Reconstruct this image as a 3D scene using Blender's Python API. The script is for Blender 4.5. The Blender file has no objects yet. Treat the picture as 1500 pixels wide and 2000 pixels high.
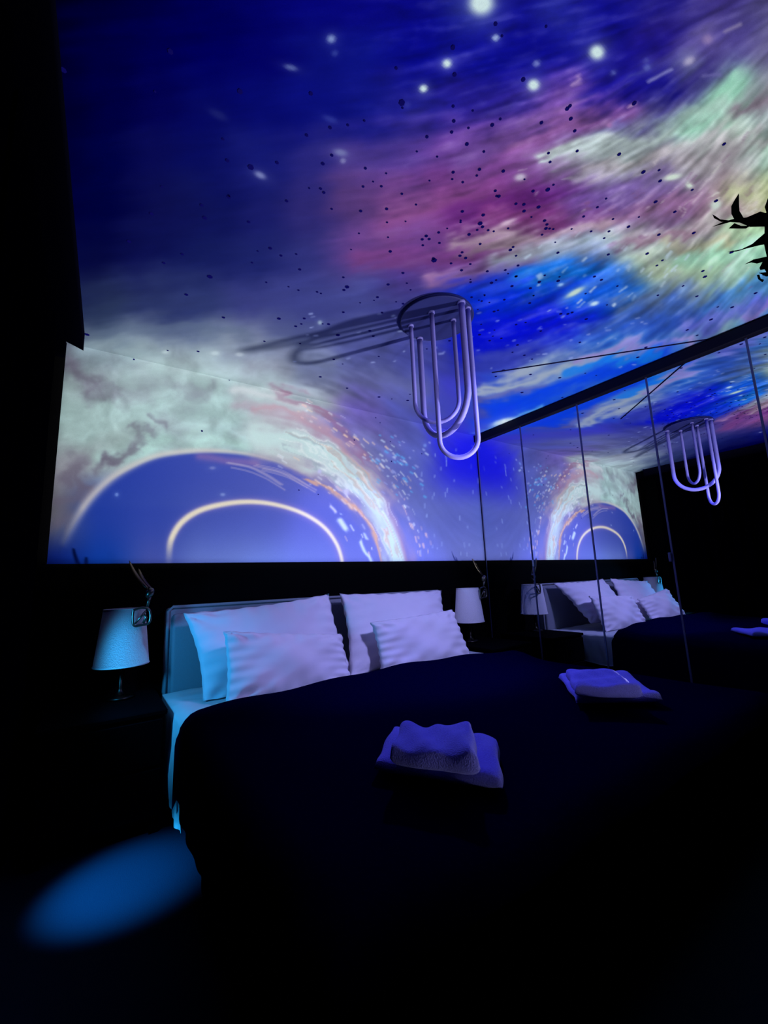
import bpy, bmesh, math, random
import numpy as np
from mathutils import Vector, Matrix
S = bpy.context.scene
COL = S.collection
random.seed(7)
rng = np.random.default_rng(11)
# ---------------------------------------------------------------- camera
F_PX, YAW, PITCH, ROLL, H0 = 816.84, 0.6033, 0.1634, -0.0404, 1.05
_w = np.array([math.sin(YAW)*math.cos(PITCH), math.cos(YAW)*math.cos(PITCH), math.sin(PITCH)])
_r = np.array([math.cos(YAW), -math.sin(YAW), 0.0]); _u = np.cross(_r, _w)
_r, _u = _r*math.cos(ROLL)+_u*math.sin(ROLL), -_r*math.sin(ROLL)+_u*math.cos(ROLL)
CAM = np.array([0, 0, H0])
cd = bpy.data.cameras.new('camera'); cam = bpy.data.objects.new('camera', cd); COL.objects.link(cam)
cd.sensor_fit = 'HORIZONTAL'; cd.sensor_width = 36; cd.lens = F_PX*36/1500; cd.clip_start = 0.02
cam.matrix_world = Matrix(((_r[0], _u[0], -_w[0], 0), (_r[1], _u[1], -_w[1], 0), (_r[2], _u[2], -_w[2], H0), (0, 0, 0, 1)))
S.camera = cam
def project(P):
    Q = np.asarray(P, float)-CAM
    d = Q@_w; dd = np.where(d > .05, d, .05)
    return 750+F_PX*(Q@_r)/dd, 1000-F_PX*(Q@_u)/dd, d
def ray(X, Y): return _w+_r*(X-750)/F_PX-_u*(Y-1000)/F_PX
def at_y(X, Y, y): q = ray(X, Y); return CAM+q*(y/q[1])
def at_x(X, Y, x): q = ray(X, Y); return CAM+q*(x/q[0])
def at_z(X, Y, z): q = ray(X, Y); return CAM+q*((z-H0)/q[2])
# ---------------------------------------------------------------- world, exposure
wd = bpy.data.worlds.new('world'); S.world = wd; wd.use_nodes = True
wd.node_tree.nodes['Background'].inputs[0].default_value = (0.0, 0.0, 0.02, 1); wd.node_tree.nodes['Background'].inputs[1].default_value = 0.3
S.view_settings.view_transform = 'Standard'; S.view_settings.look = 'None'; S.view_settings.gamma = 1
S.view_settings.exposure = 0; S.view_settings.use_curve_mapping = False
# ---------------------------------------------------------------- lights
CE, D, M, LX, MB = 2.466, 2.813, 3.102, -0.2174, 1.2065     # ceiling, head wall, mirror plane, mural left edge, mural foot
def light(name, kind, loc, energy, color, target=None, **kw):
    l = bpy.data.lights.new(name, kind); l.energy = energy; l.color = color
    for k, v in kw.items(): setattr(l, k, v)
    o = bpy.data.objects.new(name, l); COL.objects.link(o); o.location = loc
    if target is not None: o.rotation_euler = (Vector(target)-Vector(loc)).to_track_quat('-Z', 'Y').to_euler()
    return o
def projector(name, loc, watts, color, radius):
    """beam aimed straight up, for the floor projector and the added fill: strength shaped to an even field over the ceiling and the mural, cut off at the mural's foot"""
    o = light(name, 'SPOT', loc, watts, color, None, spot_size=math.radians(164), spot_blend=0.03, shadow_soft_size=radius)
    o.rotation_euler = (math.pi, 0, 0)                       # beam up; lamp space (x, y, z) = world (x, -y, -z)
    o.data.use_nodes = True; nt = o.data.node_tree; em = nt.nodes['Emission']
    tc = nt.nodes.new('ShaderNodeTexCoord'); sp = nt.nodes.new('ShaderNodeSeparateXYZ'); nt.links.new(tc.outputs['Normal'], sp.inputs[0])
    def mth(op, a, b=None):
        n = nt.nodes.new('ShaderNodeMath'); n.operation = op
        for k, v in enumerate((a, b)):
            if v is None: continue
            if isinstance(v, (int, float)): n.inputs[k].default_value = v
            else: nt.links.new(v, n.inputs[k])
        return n.outputs[0]
    z = mth('MAXIMUM', mth('MULTIPLY', sp.outputs[2], SZ), .02); y = mth('MAXIMUM', mth('MULTIPLY', sp.outputs[1], SY), .001)
    tz = mth('DIVIDE', CE-loc[2], z); ty = mth('DIVIDE', D-loc[1], y); t = mth('MINIMUM', tz, ty)
    onwall = mth('LESS_THAN', ty, tz)
    c = mth('ADD', mth('MULTIPLY', y, onwall), mth('MULTIPLY', z, mth('SUBTRACT', 1.0, onwall)))
    f = mth('DIVIDE', mth('MULTIPLY', t, t), c)
    f = mth('MULTIPLY', f, mth('GREATER_THAN', mth('MULTIPLY', t, z), MB-loc[2]-.01))
    hx_ = mth('ADD', mth('MULTIPLY', sp.outputs[0], t), loc[0]); hy_ = mth('ADD', mth('MULTIPLY', mth('MULTIPLY', sp.outputs[1], SY), t), loc[1])
    for a_, op, b_ in ((hx_, 'GREATER_THAN', -.25), (hx_, 'LESS_THAN', M+.01), (hy_, 'GREATER_THAN', -.25)): f = mth('MULTIPLY', f, mth(op, a_, b_))   # edges of the thrown frame
    nt.links.new(f, em.inputs['Strength'])
    return o
SY, SZ = -1.0, -1.0
W1, C1, W2, C2 = 27.0, (1.0, 0.97, 1.0), 10.0, (0.80, 0.80, 1.0)
projector('floor_projector_light', (2.60, 0.0, 0.38), W1, C1, 0.05)
projector('soft_fill_light', (1.30, -1.15, 0.25), W2, C2, 0.25)  # added unseen fill behind the camera, softens the ceiling light's shadow
FIELD = (W1*np.array(C1)+W2*np.array(C2))/(4*math.pi)        # even irradiance the projector and the added fill lay on the print
light('cyan_window_light', 'SPOT', (-0.165, 2.14, 0.90), 24, (0.03, 0.44, 1.0), (0.435, 2.39, 0.66), spot_size=math.radians(85), spot_blend=0.55, shadow_soft_size=0.05)
light('lavender_bed_fill', 'SPOT', (1.85, 0.7, 2.15), 150, (0.38, 0.40, 1.0), (1.62, 2.47, 0.76), spot_size=math.radians(64), spot_blend=0.45, shadow_soft_size=0.12)  # added spot, stands in for ceiling bounce on the pillows
light('blue_bed_fill', 'SPOT', (1.75, 1.95, 2.2), 62, (0.14, 0.13, 1.0), (1.5, 1.25, 0.5), spot_size=math.radians(72), spot_blend=0.7, shadow_soft_size=0.06)  # added overhead spot, puts the blue light on towels and quilt
light('curtain_gap_light', 'SPOT', (-0.17, 1.90, 0.66), 120, (0.02, 0.45, 1.0), (0.14, 1.99, 0.0), spot_size=math.radians(45), spot_blend=1.0, shadow_soft_size=0.03)
# ---------------------------------------------------------------- helpers
def setp(o, label=None, cat=None, group=None, kind=None):
    if label: o['label'] = label
    if cat: o['category'] = cat
    if group: o['group'] = group
    if kind: o['kind'] = kind
    return o
def thing(name, label, cat, loc=(0, 0, 0), group=None):
    o = bpy.data.objects.new(name, None); COL.objects.link(o); o.location = loc; o.empty_display_size = .1
    return setp(o, label, cat, group)
def link(name, me, parent=None):
    o = bpy.data.objects.new(name, me); COL.objects.link(o)
    if parent is not None:
        o.parent = parent
        pl = Vector(parent.location) if parent.parent is None else Vector(parent.parent.location)+Vector(parent.location)
        o.location = -pl                      # meshes are written in world coordinates
    return o
def obj(name, bm, mat, parent=None, smooth=False, label=None, kind=None):
    me = bpy.data.meshes.new(name); bmesh.ops.recalc_face_normals(bm, faces=bm.faces); bm.to_mesh(me); bm.free()
    me.materials.append(mat)
    if smooth: me.polygons.foreach_set('use_smooth', [True]*len(me.polygons))
    o = link(name, me, parent)
    # child of a child: its parent mesh object sits at the opposite of the root already
    if parent is not None and parent.parent is not None: o.location = (0, 0, 0)
    if label: o['label'] = label
    if kind: o['kind'] = kind
    return o
def box(bm, x0, x1, y0, y1, z0, z1, bev=0.0, seg=2):
    vs = [bm.verts.new((x, y, z)) for x in (x0, x1) for y in (y0, y1) for z in (z0, z1)]
    fs = [(0, 1, 3, 2), (4, 6, 7, 5), (0, 4, 5, 1), (2, 3, 7, 6), (0, 2, 6, 4), (1, 5, 7, 3)]
    F = [bm.faces.new([vs[i] for i in f]) for f in fs]
    if bev:
        es = list({e for f in F for e in f.edges})
        bmesh.ops.bevel(bm, geom=es, offset=bev, segments=seg, profile=.5, affect='EDGES')
def new(): return bmesh.new()
def tube(bm, pts, rad, n=12, cap=True):
    pts = [Vector(p) for p in pts]; rings = []
    if not hasattr(rad, '__len__'): rad = [rad]*len(pts)
    t0 = (pts[1]-pts[0]).normalized(); up = Vector((0, 0, 1)) if abs(t0.z) < .9 else Vector((1, 0, 0))
    nrm = t0.cross(up).normalized()
    for i, p in enumerate(pts):
        a = pts[max(i-1, 0)]; b = pts[min(i+1, len(pts)-1)]; t = (b-a).normalized()
        nrm = (nrm-t*nrm.dot(t)).normalized(); bn = t.cross(nrm)
        rings.append([bm.verts.new(p+(nrm*math.cos(2*math.pi*k/n)+bn*math.sin(2*math.pi*k/n))*rad[i]) for k in range(n)])
    for i in range(len(rings)-1):
        for k in range(n): bm.faces.new((rings[i][k], rings[i][(k+1) % n], rings[i+1][(k+1) % n], rings[i+1][k]))
    if cap: bm.faces.new(rings[0][::-1]); bm.faces.new(rings[-1])
def lathe(bm, prof, c, n=48):
    rings = [[bm.verts.new((c[0]+r*math.cos(2*math.pi*k/n), c[1]+r*math.sin(2*math.pi*k/n), c[2]+z)) for k in range(n)] for r, z in prof]
    for a, b in zip(rings, rings[1:]):
        for k in range(n): bm.faces.new((a[k], a[(k+1) % n], b[(k+1) % n], b[k]))
    return rings
def material(name, color, rough=.8, metal=0.0, spec=.3, bump=0.0, scale=60, var=0.0, sheen=0.0, wave=False):
    m = bpy.data.materials.new(name); m.use_nodes = True; nt = m.node_tree; b = nt.nodes['Principled BSDF']
    b.inputs['Base Color'].default_value = (*color, 1); b.inputs['Roughness'].default_value = rough
    b.inputs['Metallic'].default_value = metal; b.inputs['Specular IOR Level'].default_value = spec
    if sheen: b.inputs['Sheen Weight'].default_value = sheen
    tc = nt.nodes.new('ShaderNodeTexCoord'); no = nt.nodes.new('ShaderNodeTexNoise')
    no.inputs['Scale'].default_value = scale; no.inputs['Detail'].default_value = 4
    nt.links.new(tc.outputs['Object'], no.inputs['Vector'])
    mx = nt.nodes.new('ShaderNodeMixRGB'); mx.inputs['Fac'].default_value = .5
    mx.inputs[1].default_value = (*[c*(1-var) for c in color], 1); mx.inputs[2].default_value = (*[min(1, c*(1+var)) for c in color], 1)
    nt.links.new(no.outputs['Fac'], mx.inputs['Fac']); nt.links.new(mx.outputs[0], b.inputs['Base Color'])
    if bump:
        bp = nt.nodes.new('ShaderNodeBump'); bp.inputs['Strength'].default_value = bump; bp.inputs['Distance'].default_value = .004
        nt.links.new(no.outputs['Fac'], bp.inputs['Height']); nt.links.new(bp.outputs[0], b.inputs['Normal'])
    return m
MAT = dict(
    black=material('black_wall_paint', (.0008, .0008, .0012), .95, spec=.05),
    curtain=material('black_velvet', (.001, .001, .004), 1.0, spec=.0, bump=.3),
    cover=material('black_quilt', (.0007, .0007, .024), 1.0, spec=.0, bump=.5, scale=90, var=.3),
    sheet=material('white_cotton', (.78, .80, .84), .9, spec=.1, bump=.35, scale=25, var=.03),
    pillow=material('white_pillowcase', (.72, .66, .74), .9, spec=.1, bump=.25, scale=18, var=.02),
    head=material('grey_velvet', (.22, .23, .27), .85, spec=.1, bump=.3, scale=140, var=.1),
    floor=material('dark_carpet', (.007, .018, .040), 1.0, spec=.0, bump=.6, scale=300, var=.25),
    shade=material('linen_lampshade', (.66, .63, .66), .9, spec=.05, bump=.6, scale=220, var=.1),
    bronze=material('aged_bronze', (.20, .17, .14), .32, metal=1.0, bump=.2, scale=80, var=.3),
    darkbronze=material('blackened_bronze', (.03, .027, .024), .35, metal=1.0),
    wood=material('black_lacquer', (.001, .001, .002), .8, spec=.02),
    towel=material('blue_terry_cloth', (.22, .21, .92), 1.0, spec=.0, bump=.8, scale=260, var=.35, sheen=.2),
    tube=material('milky_tube', (.15, .14, .46), .6, spec=.3),
    canopy=material('translucent_blue_canopy', (.020, .024, .120), .5, spec=.1),
    rail=material('dark_rail', (.002, .002, .012), .6, spec=.1),
    frame=material('dark_steel_frame', (.12, .12, .26), .4, metal=.6),
    steel=material('pale_handle', (.45, .48, .60), .35, metal=.5),
    leaf=material('black_leaf', (.0015, .002, .0015), .9, spec=.02),
    pot=material('black_pot', (.01, .01, .012), .7, spec=.1),
    laser_dot=material('laser_dot_blue', (.004, .003, .085), .9, spec=.0),  # flat colour standing in for projected laser dots
    crease=material('dark_seam', (.006, .006, .03), .9, spec=.0),
)
m = bpy.data.materials.new('mirror_glass'); m.use_nodes = True; b = m.node_tree.nodes['Principled BSDF']
b.inputs['Metallic'].default_value = 1; b.inputs['Roughness'].default_value = 0.0; b.inputs['Base Color'].default_value = (.80, .82, .88, 1)
MAT['mirror'] = m
m = bpy.data.materials.new('galaxy_print'); m.use_nodes = True; nt = m.node_tree; b = nt.nodes['Principled BSDF']
b.inputs['Roughness'].default_value = .9; b.inputs['Specular IOR Level'].default_value = 0
at = nt.nodes.new('ShaderNodeAttribute'); at.attribute_name = 'print'
tc = nt.nodes.new('ShaderNodeTexCoord'); no = nt.nodes.new('ShaderNodeTexNoise'); no.inputs['Scale'].default_value = 420; no.inputs['Detail'].default_value = 2
mr = nt.nodes.new('ShaderNodeMapRange'); mr.inputs['To Min'].default_value = .86; mr.inputs['To Max'].default_value = 1.14
vm = nt.nodes.new('ShaderNodeVectorMath'); vm.operation = 'SCALE'
nt.links.new(tc.outputs['Object'], no.inputs['Vector']); nt.links.new(no.outputs['Fac'], mr.inputs['Value'])
nt.links.new(at.outputs['Color'], vm.inputs[0]); nt.links.new(mr.outputs[0], vm.inputs['Scale']); nt.links.new(vm.outputs[0], b.inputs['Base Color'])
MAT['galaxy'] = m
# ---------------------------------------------------------------- the galaxy artwork (painted in numpy, printed on ceiling and head wall)
X0, Y0, STEP, NW, NH = -100, -160, 2, 900, 660
gx, gy = np.meshgrid(X0+STEP*np.arange(NW), Y0+STEP*np.arange(NH))
def vnoise(x, y, seed):
    xi = np.floor(x).astype(int); yi = np.floor(y).astype(int); fx = x-xi; fy = y-yi
    fx = fx*fx*(3-2*fx); fy = fy*fy*(3-2*fy)
    def h(a, b):
        n = (a*374761393+b*668265263+seed*1442695041) & 0xffffffff
        n = ((n ^ (n >> 13))*1274126177) & 0xffffffff
        return ((n ^ (n >> 16)) & 0xffff)/65535.0
    return (h(xi, yi)*(1-fx)+h(xi+1, yi)*fx)*(1-fy)+(h(xi, yi+1)*(1-fx)+h(xi+1, yi+1)*fx)*fy
def fbm(x, y, seed, oct=4):
    s = 0; a = .5
    for i in range(oct): s = s+a*vnoise(x*2**i, y*2**i, seed+i*17); a *= .5
    return s/(1-.5**oct)
def samp(img, x, y):
    fx = np.clip((x-X0)/STEP, 0, NW-1.001); fy = np.clip((y-Y0)/STEP, 0, NH-1.001)
    xi = fx.astype(int); yi = fy.astype(int); a = fx-xi; b_ = fy-yi
    if img.ndim == 3: a = a[..., None]; b_ = b_[..., None]
    return (img[yi, xi]*(1-a)+img[yi, xi+1]*a)*(1-b_)+(img[yi+1, xi]*(1-a)+img[yi+1, xi+1]*a)*b_
# base colours, one row per 100 px of height, one entry per 100 px of width (x = 100 .. 1500)
T = {
0: '000019 00002d 00003e 000050 02025f 050573 08087d 0a0a82 141987 0c0c82 232891 0f0f82 1e1978 3c327d 555082',
100: '00001e 00003c 00004b 00005a 030364 0a0f73 0c127d 080a82 0c0e87 0c0c87 14148c 120f82 231973 50468c 645f8c',
200: '00002d 000041 030350 05085f 060a69 0a0f76 0f147d 1c1c82 231c87 2d2391 5f3c9b 281e8c 504b8c 8cb9a5 7d878c',
300: '000032 000241 080a50 080c5a 14196e 282678 483787 553c91 694196 7d4b96 968ca5 a5b4b4 96969b 969196 96b4a5',
400: '000037 00023c 0c0f4b 0f1455 191c64 2d286e 503773 6e4182 733278 5f236e 643282 6e508c 73558c 916e87 afb982',
500: '050a41 05083c 0c104b 121955 1c2364 2d3073 413778 503782 6e3c8c a08ca5 96beb9 a0c3b4 96a596 aab991 96cdaf',
600: '1e2850 283456 28325f 2d3769 373c78 3c4182 414687 3c3c82 2832a0 051ebe 0a46be 3c78b9 506e96 82aaa0 4682be',
700: '6e7382 788a96 a0afb4 aab9b9 8c96a5 5f698c 505591 464b96 323796 464faa 7896b4 286ec8 3c6ec8 3c6ec8 5060c0',
800: '96b4af a5b9b4 aabebe afc8c8 afcdc8 aaa5b4 645aa0 5055a0 3c3cb4 1446c8 1450d0 1450d0 1450d0 1450d0 1450d0',
900: '96969f 969fa5 96bebe b9cdc8 6464a0 7878a8 7878a8 5a64b0 1e1ed2 1e1ed2 1e1ed2 1e1ed2 1e1ed2 1e1ed2 1e1ed2',
1000: '64646e 1e3c96 3246a0 4b5aaa 505fb0 5a64b0 5f69b4 646eb4 5a64b4 5064b9 5064b9 5064b9 5064b9 5064b9 5064b9',
1100: '0a1e6e 0f3ca0 4655aa 6478be 6e82c8 6e7dc8 6e78c8 6e78c8 6e78c8 7380d2 7380d2 7380d2 7380d2 7380d2 7380d2'}
base = np.array([[[int(h[i:i+2], 16) for i in (0, 2, 4)] for h in T[k].split()] for k in sorted(T)], float)
def basecol(x, y):
    fx = np.clip((x-100)/100, 0, 13.999); fy = np.clip(y/100, 0, 10.999); xi = fx.astype(int); yi = fy.astype(int)
    a = (fx-xi)[..., None]; c = (fy-yi)[..., None]; a = a*a*(3-2*a); c = c*c*(3-2*c)
    return (base[yi, xi]*(1-a)+base[yi, xi+1]*a)*(1-c)+(base[yi+1, xi]*(1-a)+base[yi+1, xi+1]*a)*c
# flow of the wisps
def flow_angle(x, y):
    a = np.radians(-8-22*np.clip((x-700)/600, 0, 1.2)-14*np.clip((x-1150)/250, 0, 1))
    a = a*np.clip((y+100)/250, .5, 1)
    low = np.clip((y-600)/120, 0, 1)*np.clip((1000-x)/150, 0, 1)
    cx, cy = 470, 1150                                   # ring centre: wisps run round it
    b_ = np.arctan2((x-cx)/1.25, -(y-cy)*1.0)
    return a*(1-low)+b_*low
TH = flow_angle(gx, gy); CX, SX = np.cos(TH), np.sin(TH)
def lic(seed, scale, n=14, step=5.0):
    N = fbm(gx/scale, gy/scale, seed, 4)
    acc = N.copy(); wsum = 1
    for sgn in (-1, 1):
        px, py = gx.astype(float), gy.astype(float)
        for k in range(n):
            c = samp(CX, px, py); s = samp(SX, px, py); px = px+sgn*c*step; py = py+sgn*s*step
            acc = acc+samp(N, px, py)
    acc = acc/(2*n+1); acc = (acc-acc.mean())/acc.std()
    return acc
L1 = lic(3, 26, 14, 5.0); L2 = lic(9, 11, 7, 4.0); L3 = lic(5, 60, 14, 9.0); L4 = lic(21, 8, 4, 3.0)
def lum(m_): return np.clip(m_, 0, 1)
wx = gx+14*L3+9*L1; wy = gy+22*(fbm(gx/90, gy/90, 44)-.5)*2+7*L3+6*L1
wall_amt = lum((gy-870)/60)
img = basecol(np.where(wall_amt > 0, gx+(wx-gx)*(1-wall_amt), wx), np.where(wall_amt > 0, gy+(wy-gy)*(1-wall_amt), wy))
def mixc(mask, col):
    global img
    img = img*(1-mask[..., None])+np.array(col, float)*mask[..., None]
def dist(pts, ax=gx, ay=gy):
    best = np.full(ax.shape, 1e9); tt = np.zeros(ax.shape); n = len(pts)-1
    for i in range(n):
        (x1, y1), (x2, y2) = pts[i][:2], pts[i+1][:2]; dx, dy = x2-x1, y2-y1
        t = np.clip(((ax-x1)*dx+(ay-y1)*dy)/(dx*dx+dy*dy+1e-9), 0, 1)
        d = np.hypot(ax-x1-t*dx, ay-y1-t*dy); k = d < best; best = np.where(k, d, best); tt = np.where(k, (i+t)/n, tt)
    return best, tt
def smooth_pts(pts, n=8):
    out = []
    P = [pts[0]]+list(pts)+[pts[-1]]
    for i in range(1, len(P)-2):
        p0, p1, p2, p3 = [np.array(P[j], float) for j in (i-1, i, i+1, i+2)]
        for k in range(n):
            t = k/n; out.append(tuple(.5*((2*p1)+(-p0+p2)*t+(2*p0-5*p1+4*p2-p3)*t*t+(-p0+3*p1-3*p2+p3)*t**3)))
    out.append(tuple(pts[-1])); return out
clw = lum((gy-640)/60)*lum((600-gx)/120)*(1-lum((gy-1010)/30))
PX_, PY_ = fbm(gx/34, gy/30, 301, 4)-.5, fbm(gx/34, gy/30, 377, 4)-.5
WX = gx+(9*L1+5*L2)*(1-clw)+40*PX_*clw; WY = gy+(10*L1+5*L2+4*L4)*(1-clw)+34*PY_*clw
def stroke(pts, w, col, a=1.0, warp=0.6, soft=1.0, taper=0):
    d, t = dist(smooth_pts(pts, 4), gx+(WX-gx)*warp, gy+(WY-gy)*warp)
    ww = w*(1-taper*np.abs(2*t-1)**2)
    mixc(a*np.exp(-(d/np.maximum(ww, .1))**(2/soft)), col)
def stroke_local(pts, w, col, a=1.0, warp=.3):
    xs = [p[0] for p in pts]; ys = [p[1] for p in pts]; mg = 4*w+16
    i0, i1 = [int(np.clip((v-X0)/STEP, 0, NW)) for v in (min(xs)-mg, max(xs)+mg)]
    j0, j1 = [int(np.clip((v-Y0)/STEP, 0, NH)) for v in (min(ys)-mg, max(ys)+mg)]
    if i1 <= i0 or j1 <= j0: return
    sl = (slice(j0, j1), slice(i0, i1))
    d, t = dist(pts, gx[sl]+(WX-gx)[sl]*warp, gy[sl]+(WY-gy)[sl]*warp)
    mk = (a*np.exp(-(d/w)**2.4))[..., None]; img[sl] = img[sl]*(1-mk)+np.array(col, float)*mk
# --- ceiling nebula
stroke([(700, 480), (820, 430), (930, 350), (1060, 270)], 55, (128, 76, 152), .55)
stroke([(760, 430), (860, 400), (960, 385)], 40, (150, 82, 140), .6)
stroke([(1150, 185), (1225, 168), (1300, 165)], 27, (18, 14, 134), .85)
stroke([(1140, 130), (1220, 110), (1290, 95)], 24, (22, 16, 130), .6)
stroke([(900, 300), (1000, 250), (1090, 205), (1130, 170)], 26, (122, 84, 168), .7)
stroke([(1000, 290), (1110, 240), (1230, 215)], 24, (146, 92, 156), .75)
stroke([(900, 425), (1000, 400), (1110, 400)], 34, (92, 34, 112), .85)
stroke([(960, 425), (1060, 425), (1160, 420)], 22, (126, 60, 118), .7)
stroke([(1130, 400), (1220, 375), (1300, 350)], 32, (104, 78, 148), .7)
stroke([(1180, 440), (1280, 410), (1360, 390)], 22, (140, 100, 134), .7)
stroke([(700, 500), (800, 500), (900, 490), (960, 480)], 26, (130, 66, 128), .6)
stroke([(840, 545), (930, 520), (1030, 500)], 16, (168, 120, 158), .75)
stroke([(880, 470), (970, 455), (1080, 450), (1190, 440)], 13, (184, 160, 172), .8)
stroke([(960, 500), (1060, 480), (1160, 485), (1260, 500)], 20, (172, 180, 185), .85)
stroke([(1060, 318), (1140, 290), (1250, 272), (1370, 250)], 17, (182, 198, 196), .95, taper=.6)
stroke([(1150, 335), (1250, 310), (1350, 290), (1450, 270)], 14, (168, 160, 164), .7)
stroke([(1100, 350), (1180, 340), (1270, 330)], 8, (170, 165, 180), .7, taper=.7)
stroke([(1350, 250), (1410, 210), (1440, 160)], 34, (142, 200, 172), .9)
stroke([(1290, 245), (1360, 225), (1440, 215)], 20, (160, 188, 176), .7)
stroke([(1450, 230), (1490, 215), (1530, 190)], 16, (112, 98, 112), .85)
stroke([(1440, 255), (1500, 290), (1520, 330)], 20, (150, 180, 160), .6)
stroke([(1330, 330), (1420, 300), (1500, 270)], 14, (150, 142, 148), .6)
stroke([(1430, 380), (1500, 370), (1540, 350)], 24, (176, 186, 140), .8)
stroke([(1400, 440), (1480, 450), (1560, 440)], 26, (166, 206, 160), .8)
stroke([(1210, 520), (1290, 525), (1370, 530)], 24, (166, 184, 150), .8)
stroke([(1330, 500), (1420, 500), (1540, 500)], 30, (150, 206, 176), .85)
stroke([(1300, 470), (1360, 475), (1420, 470)], 12, (170, 165, 130), .6)
stroke([(1230, 470), (1320, 450), (1400, 430)], 16, (165, 150, 158), .65)
stroke([(1200, 490), (1290, 462), (1350, 445)], 7, (140, 108, 130), .7)
stroke([(1290, 590), (1380, 560), (1450, 520)], 22, (150, 190, 170), .8)
# blue gulf
stroke([(930, 600), (1040, 575), (1160, 560)], 62, (6, 44, 196), .97, soft=.8)
stroke([(920, 660), (1040, 650), (1150, 620)], 48, (5, 14, 192), .97, soft=.8)
stroke([(1020, 545), (1110, 530), (1190, 535)], 20, (14, 104, 196), .85)
stroke([(1130, 590), (1200, 575), (1230, 560)], 30, (14, 88, 196), .8)
stroke([(1210, 600), (1290, 580), (1350, 565)], 20, (96, 116, 156), .75)
stroke([(1160, 650), (1260, 610), (1320, 585)], 20, (52, 84, 160), .8)
stroke([(1230, 650), (1330, 615), (1400, 580)], 24, (34, 72, 178), .8)
stroke([(1380, 600), (1440, 570), (1500, 545)], 18, (66, 132, 206), .8)
stroke([(1340, 635), (1420, 610), (1500, 590)], 18, (88, 92, 200), .75)
stroke([(1460, 625), (1520, 590)], 12, (140, 110, 190), .7)
stroke([(900, 715), (970, 700), (1050, 690)], 16, (48, 58, 150), .7)
stroke([(930, 772), (1000, 745), (1090, 718), (1190, 694), (1300, 676)], 17, (158, 170, 182), .95, taper=.4)
stroke([(1120, 700), (1230, 680), (1340, 666), (1420, 652)], 8, (150, 132, 196), .8)
stroke([(940, 790), (990, 768), (1060, 752)], 9, (140, 124, 150), .7)
stroke([(960, 810), (1080, 765), (1200, 725), (1300, 690)], 22, (10, 62, 212), .95)
stroke([(1100, 725), (1200, 705), (1290, 690)], 8, (16, 116, 220), .8)
stroke([(930, 850), (990, 822), (1060, 800)], 6, (90, 170, 235), .8)
stroke([(940, 790), (930, 830)], 14, (70, 70, 130), .5)
# navy side modulations
k_neb = lum((gx-620)/260)*lum((700-gy)/120+.3)
k_cloud = lum((gy-590)/90)*lum((900-gx)/200)*(1-lum((gy-880)/30))
fac = 1+(.04*L1+.035*L2+.02*L4)*k_neb*1.0+.008*L1
img = img*fac[..., None]
# rising pale wisps of the nebula, coloured by the local tone
hi = np.clip(L2-.55, 0, 2)*k_neb*.10+np.clip(L1-.8, 0, 2)*k_neb*.08
bright = lum((img.max(2)-120)/80)[..., None]
img = img+(np.array([205, 200, 205])-img)*(hi[..., None]*(.35+.65*bright))
L5 = lic(61, 6, 6, 3.0); L6 = lic(83, 15, 10, 4.0)
k_f = lum((gx-900)/200)*lum((gy-120)/120)*lum((680-gy)/120)*np.where(img.max(2) > 110, 1, .5)
img = img*(1+(.045*L5+.055*L6)*k_f)[..., None]; fz = np.clip(L6+.6*L5-1.1, 0, 2.5)*k_f*.13; img = img+(np.array([215, 205, 210])-img)*fz[..., None]
img = img*(1+.010*L5[..., None])
lo = np.clip(-L2-.6, 0, 2)*k_neb*.07
img = img*(1-lo[..., None])
# --- pale grey drift above the cloud ring
for p, w_, c_, a_ in [([(170, 655), (330, 640), (480, 652)], 15, (88, 102, 128), .6), ([(170, 690), (300, 690), (420, 700)], 18, (134, 150, 160), .75),
        ([(300, 735), (420, 720), (520, 745), (620, 770)], 30, (158, 172, 180), .85), ([(150, 760), (260, 740), (380, 760)], 40, (158, 178, 178), .8),
        ([(600, 735), (720, 740), (820, 760)], 30, (98, 104, 140), .55), ([(540, 640), (680, 650), (790, 640)], 26, (72, 80, 128), .5),
        ([(440, 690), (560, 690), (650, 700)], 16, (124, 132, 160), .5), ([(860, 790), (900, 800), (930, 830)], 26, (64, 72, 160), .6)]:
    stroke(p, w_, c_, a_)
# --- ring of fire: cloud, planet disc, inner ring
ring = smooth_pts([(120, 1070), (150, 1012), (175, 975), (210, 940), (250, 914), (300, 892), (350, 883), (400, 880), (450, 882), (500, 890), (560, 908), (620, 940), (670, 985), (710, 1040), (730, 1100), (735, 1160)], 6)
rx = np.array([p[0] for p in ring]); ry = np.array([p[1] for p in ring])
yr = np.interp(gx, rx[:rx.argmax()+1], ry[:rx.argmax()+1], left=1300, right=1300)
inside = gy > yr
depth = np.where(inside, gy-yr, 0)
# cloud bank
cloud = fbm(gx/70, gy/55, 71, 5)
stroke([(110, 820), (220, 800), (330, 810), (450, 815), (560, 850)], 62, (168, 196, 194), .9)
stroke([(200, 900), (300, 868), (400, 860), (500, 868), (580, 890)], 20, (178, 214, 206), .95, warp=.6)
for p, w_, a_ in [([(130, 715), (160, 735), (185, 760)], 19, .8), ([(205, 775), (225, 765)], 12, .5), ([(215, 905), (245, 880), (265, 865)], 12, .8), ([(195, 915), (240, 895)], 10, .7),
        ([(130, 935), (150, 915), (160, 950)], 22, .8), ([(110, 990), (140, 975), (170, 960)], 20, .7), ([(270, 830), (290, 850), (275, 860)], 9, .55),
        ([(340, 755), (380, 765), (410, 750)], 14, .35), ([(110, 1030), (135, 1020)], 18, .6), ([(300, 815), (320, 830)], 8, .5)]:
    stroke(p, w_, (100, 92, 112), a_*.85, warp=1.5)
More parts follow.
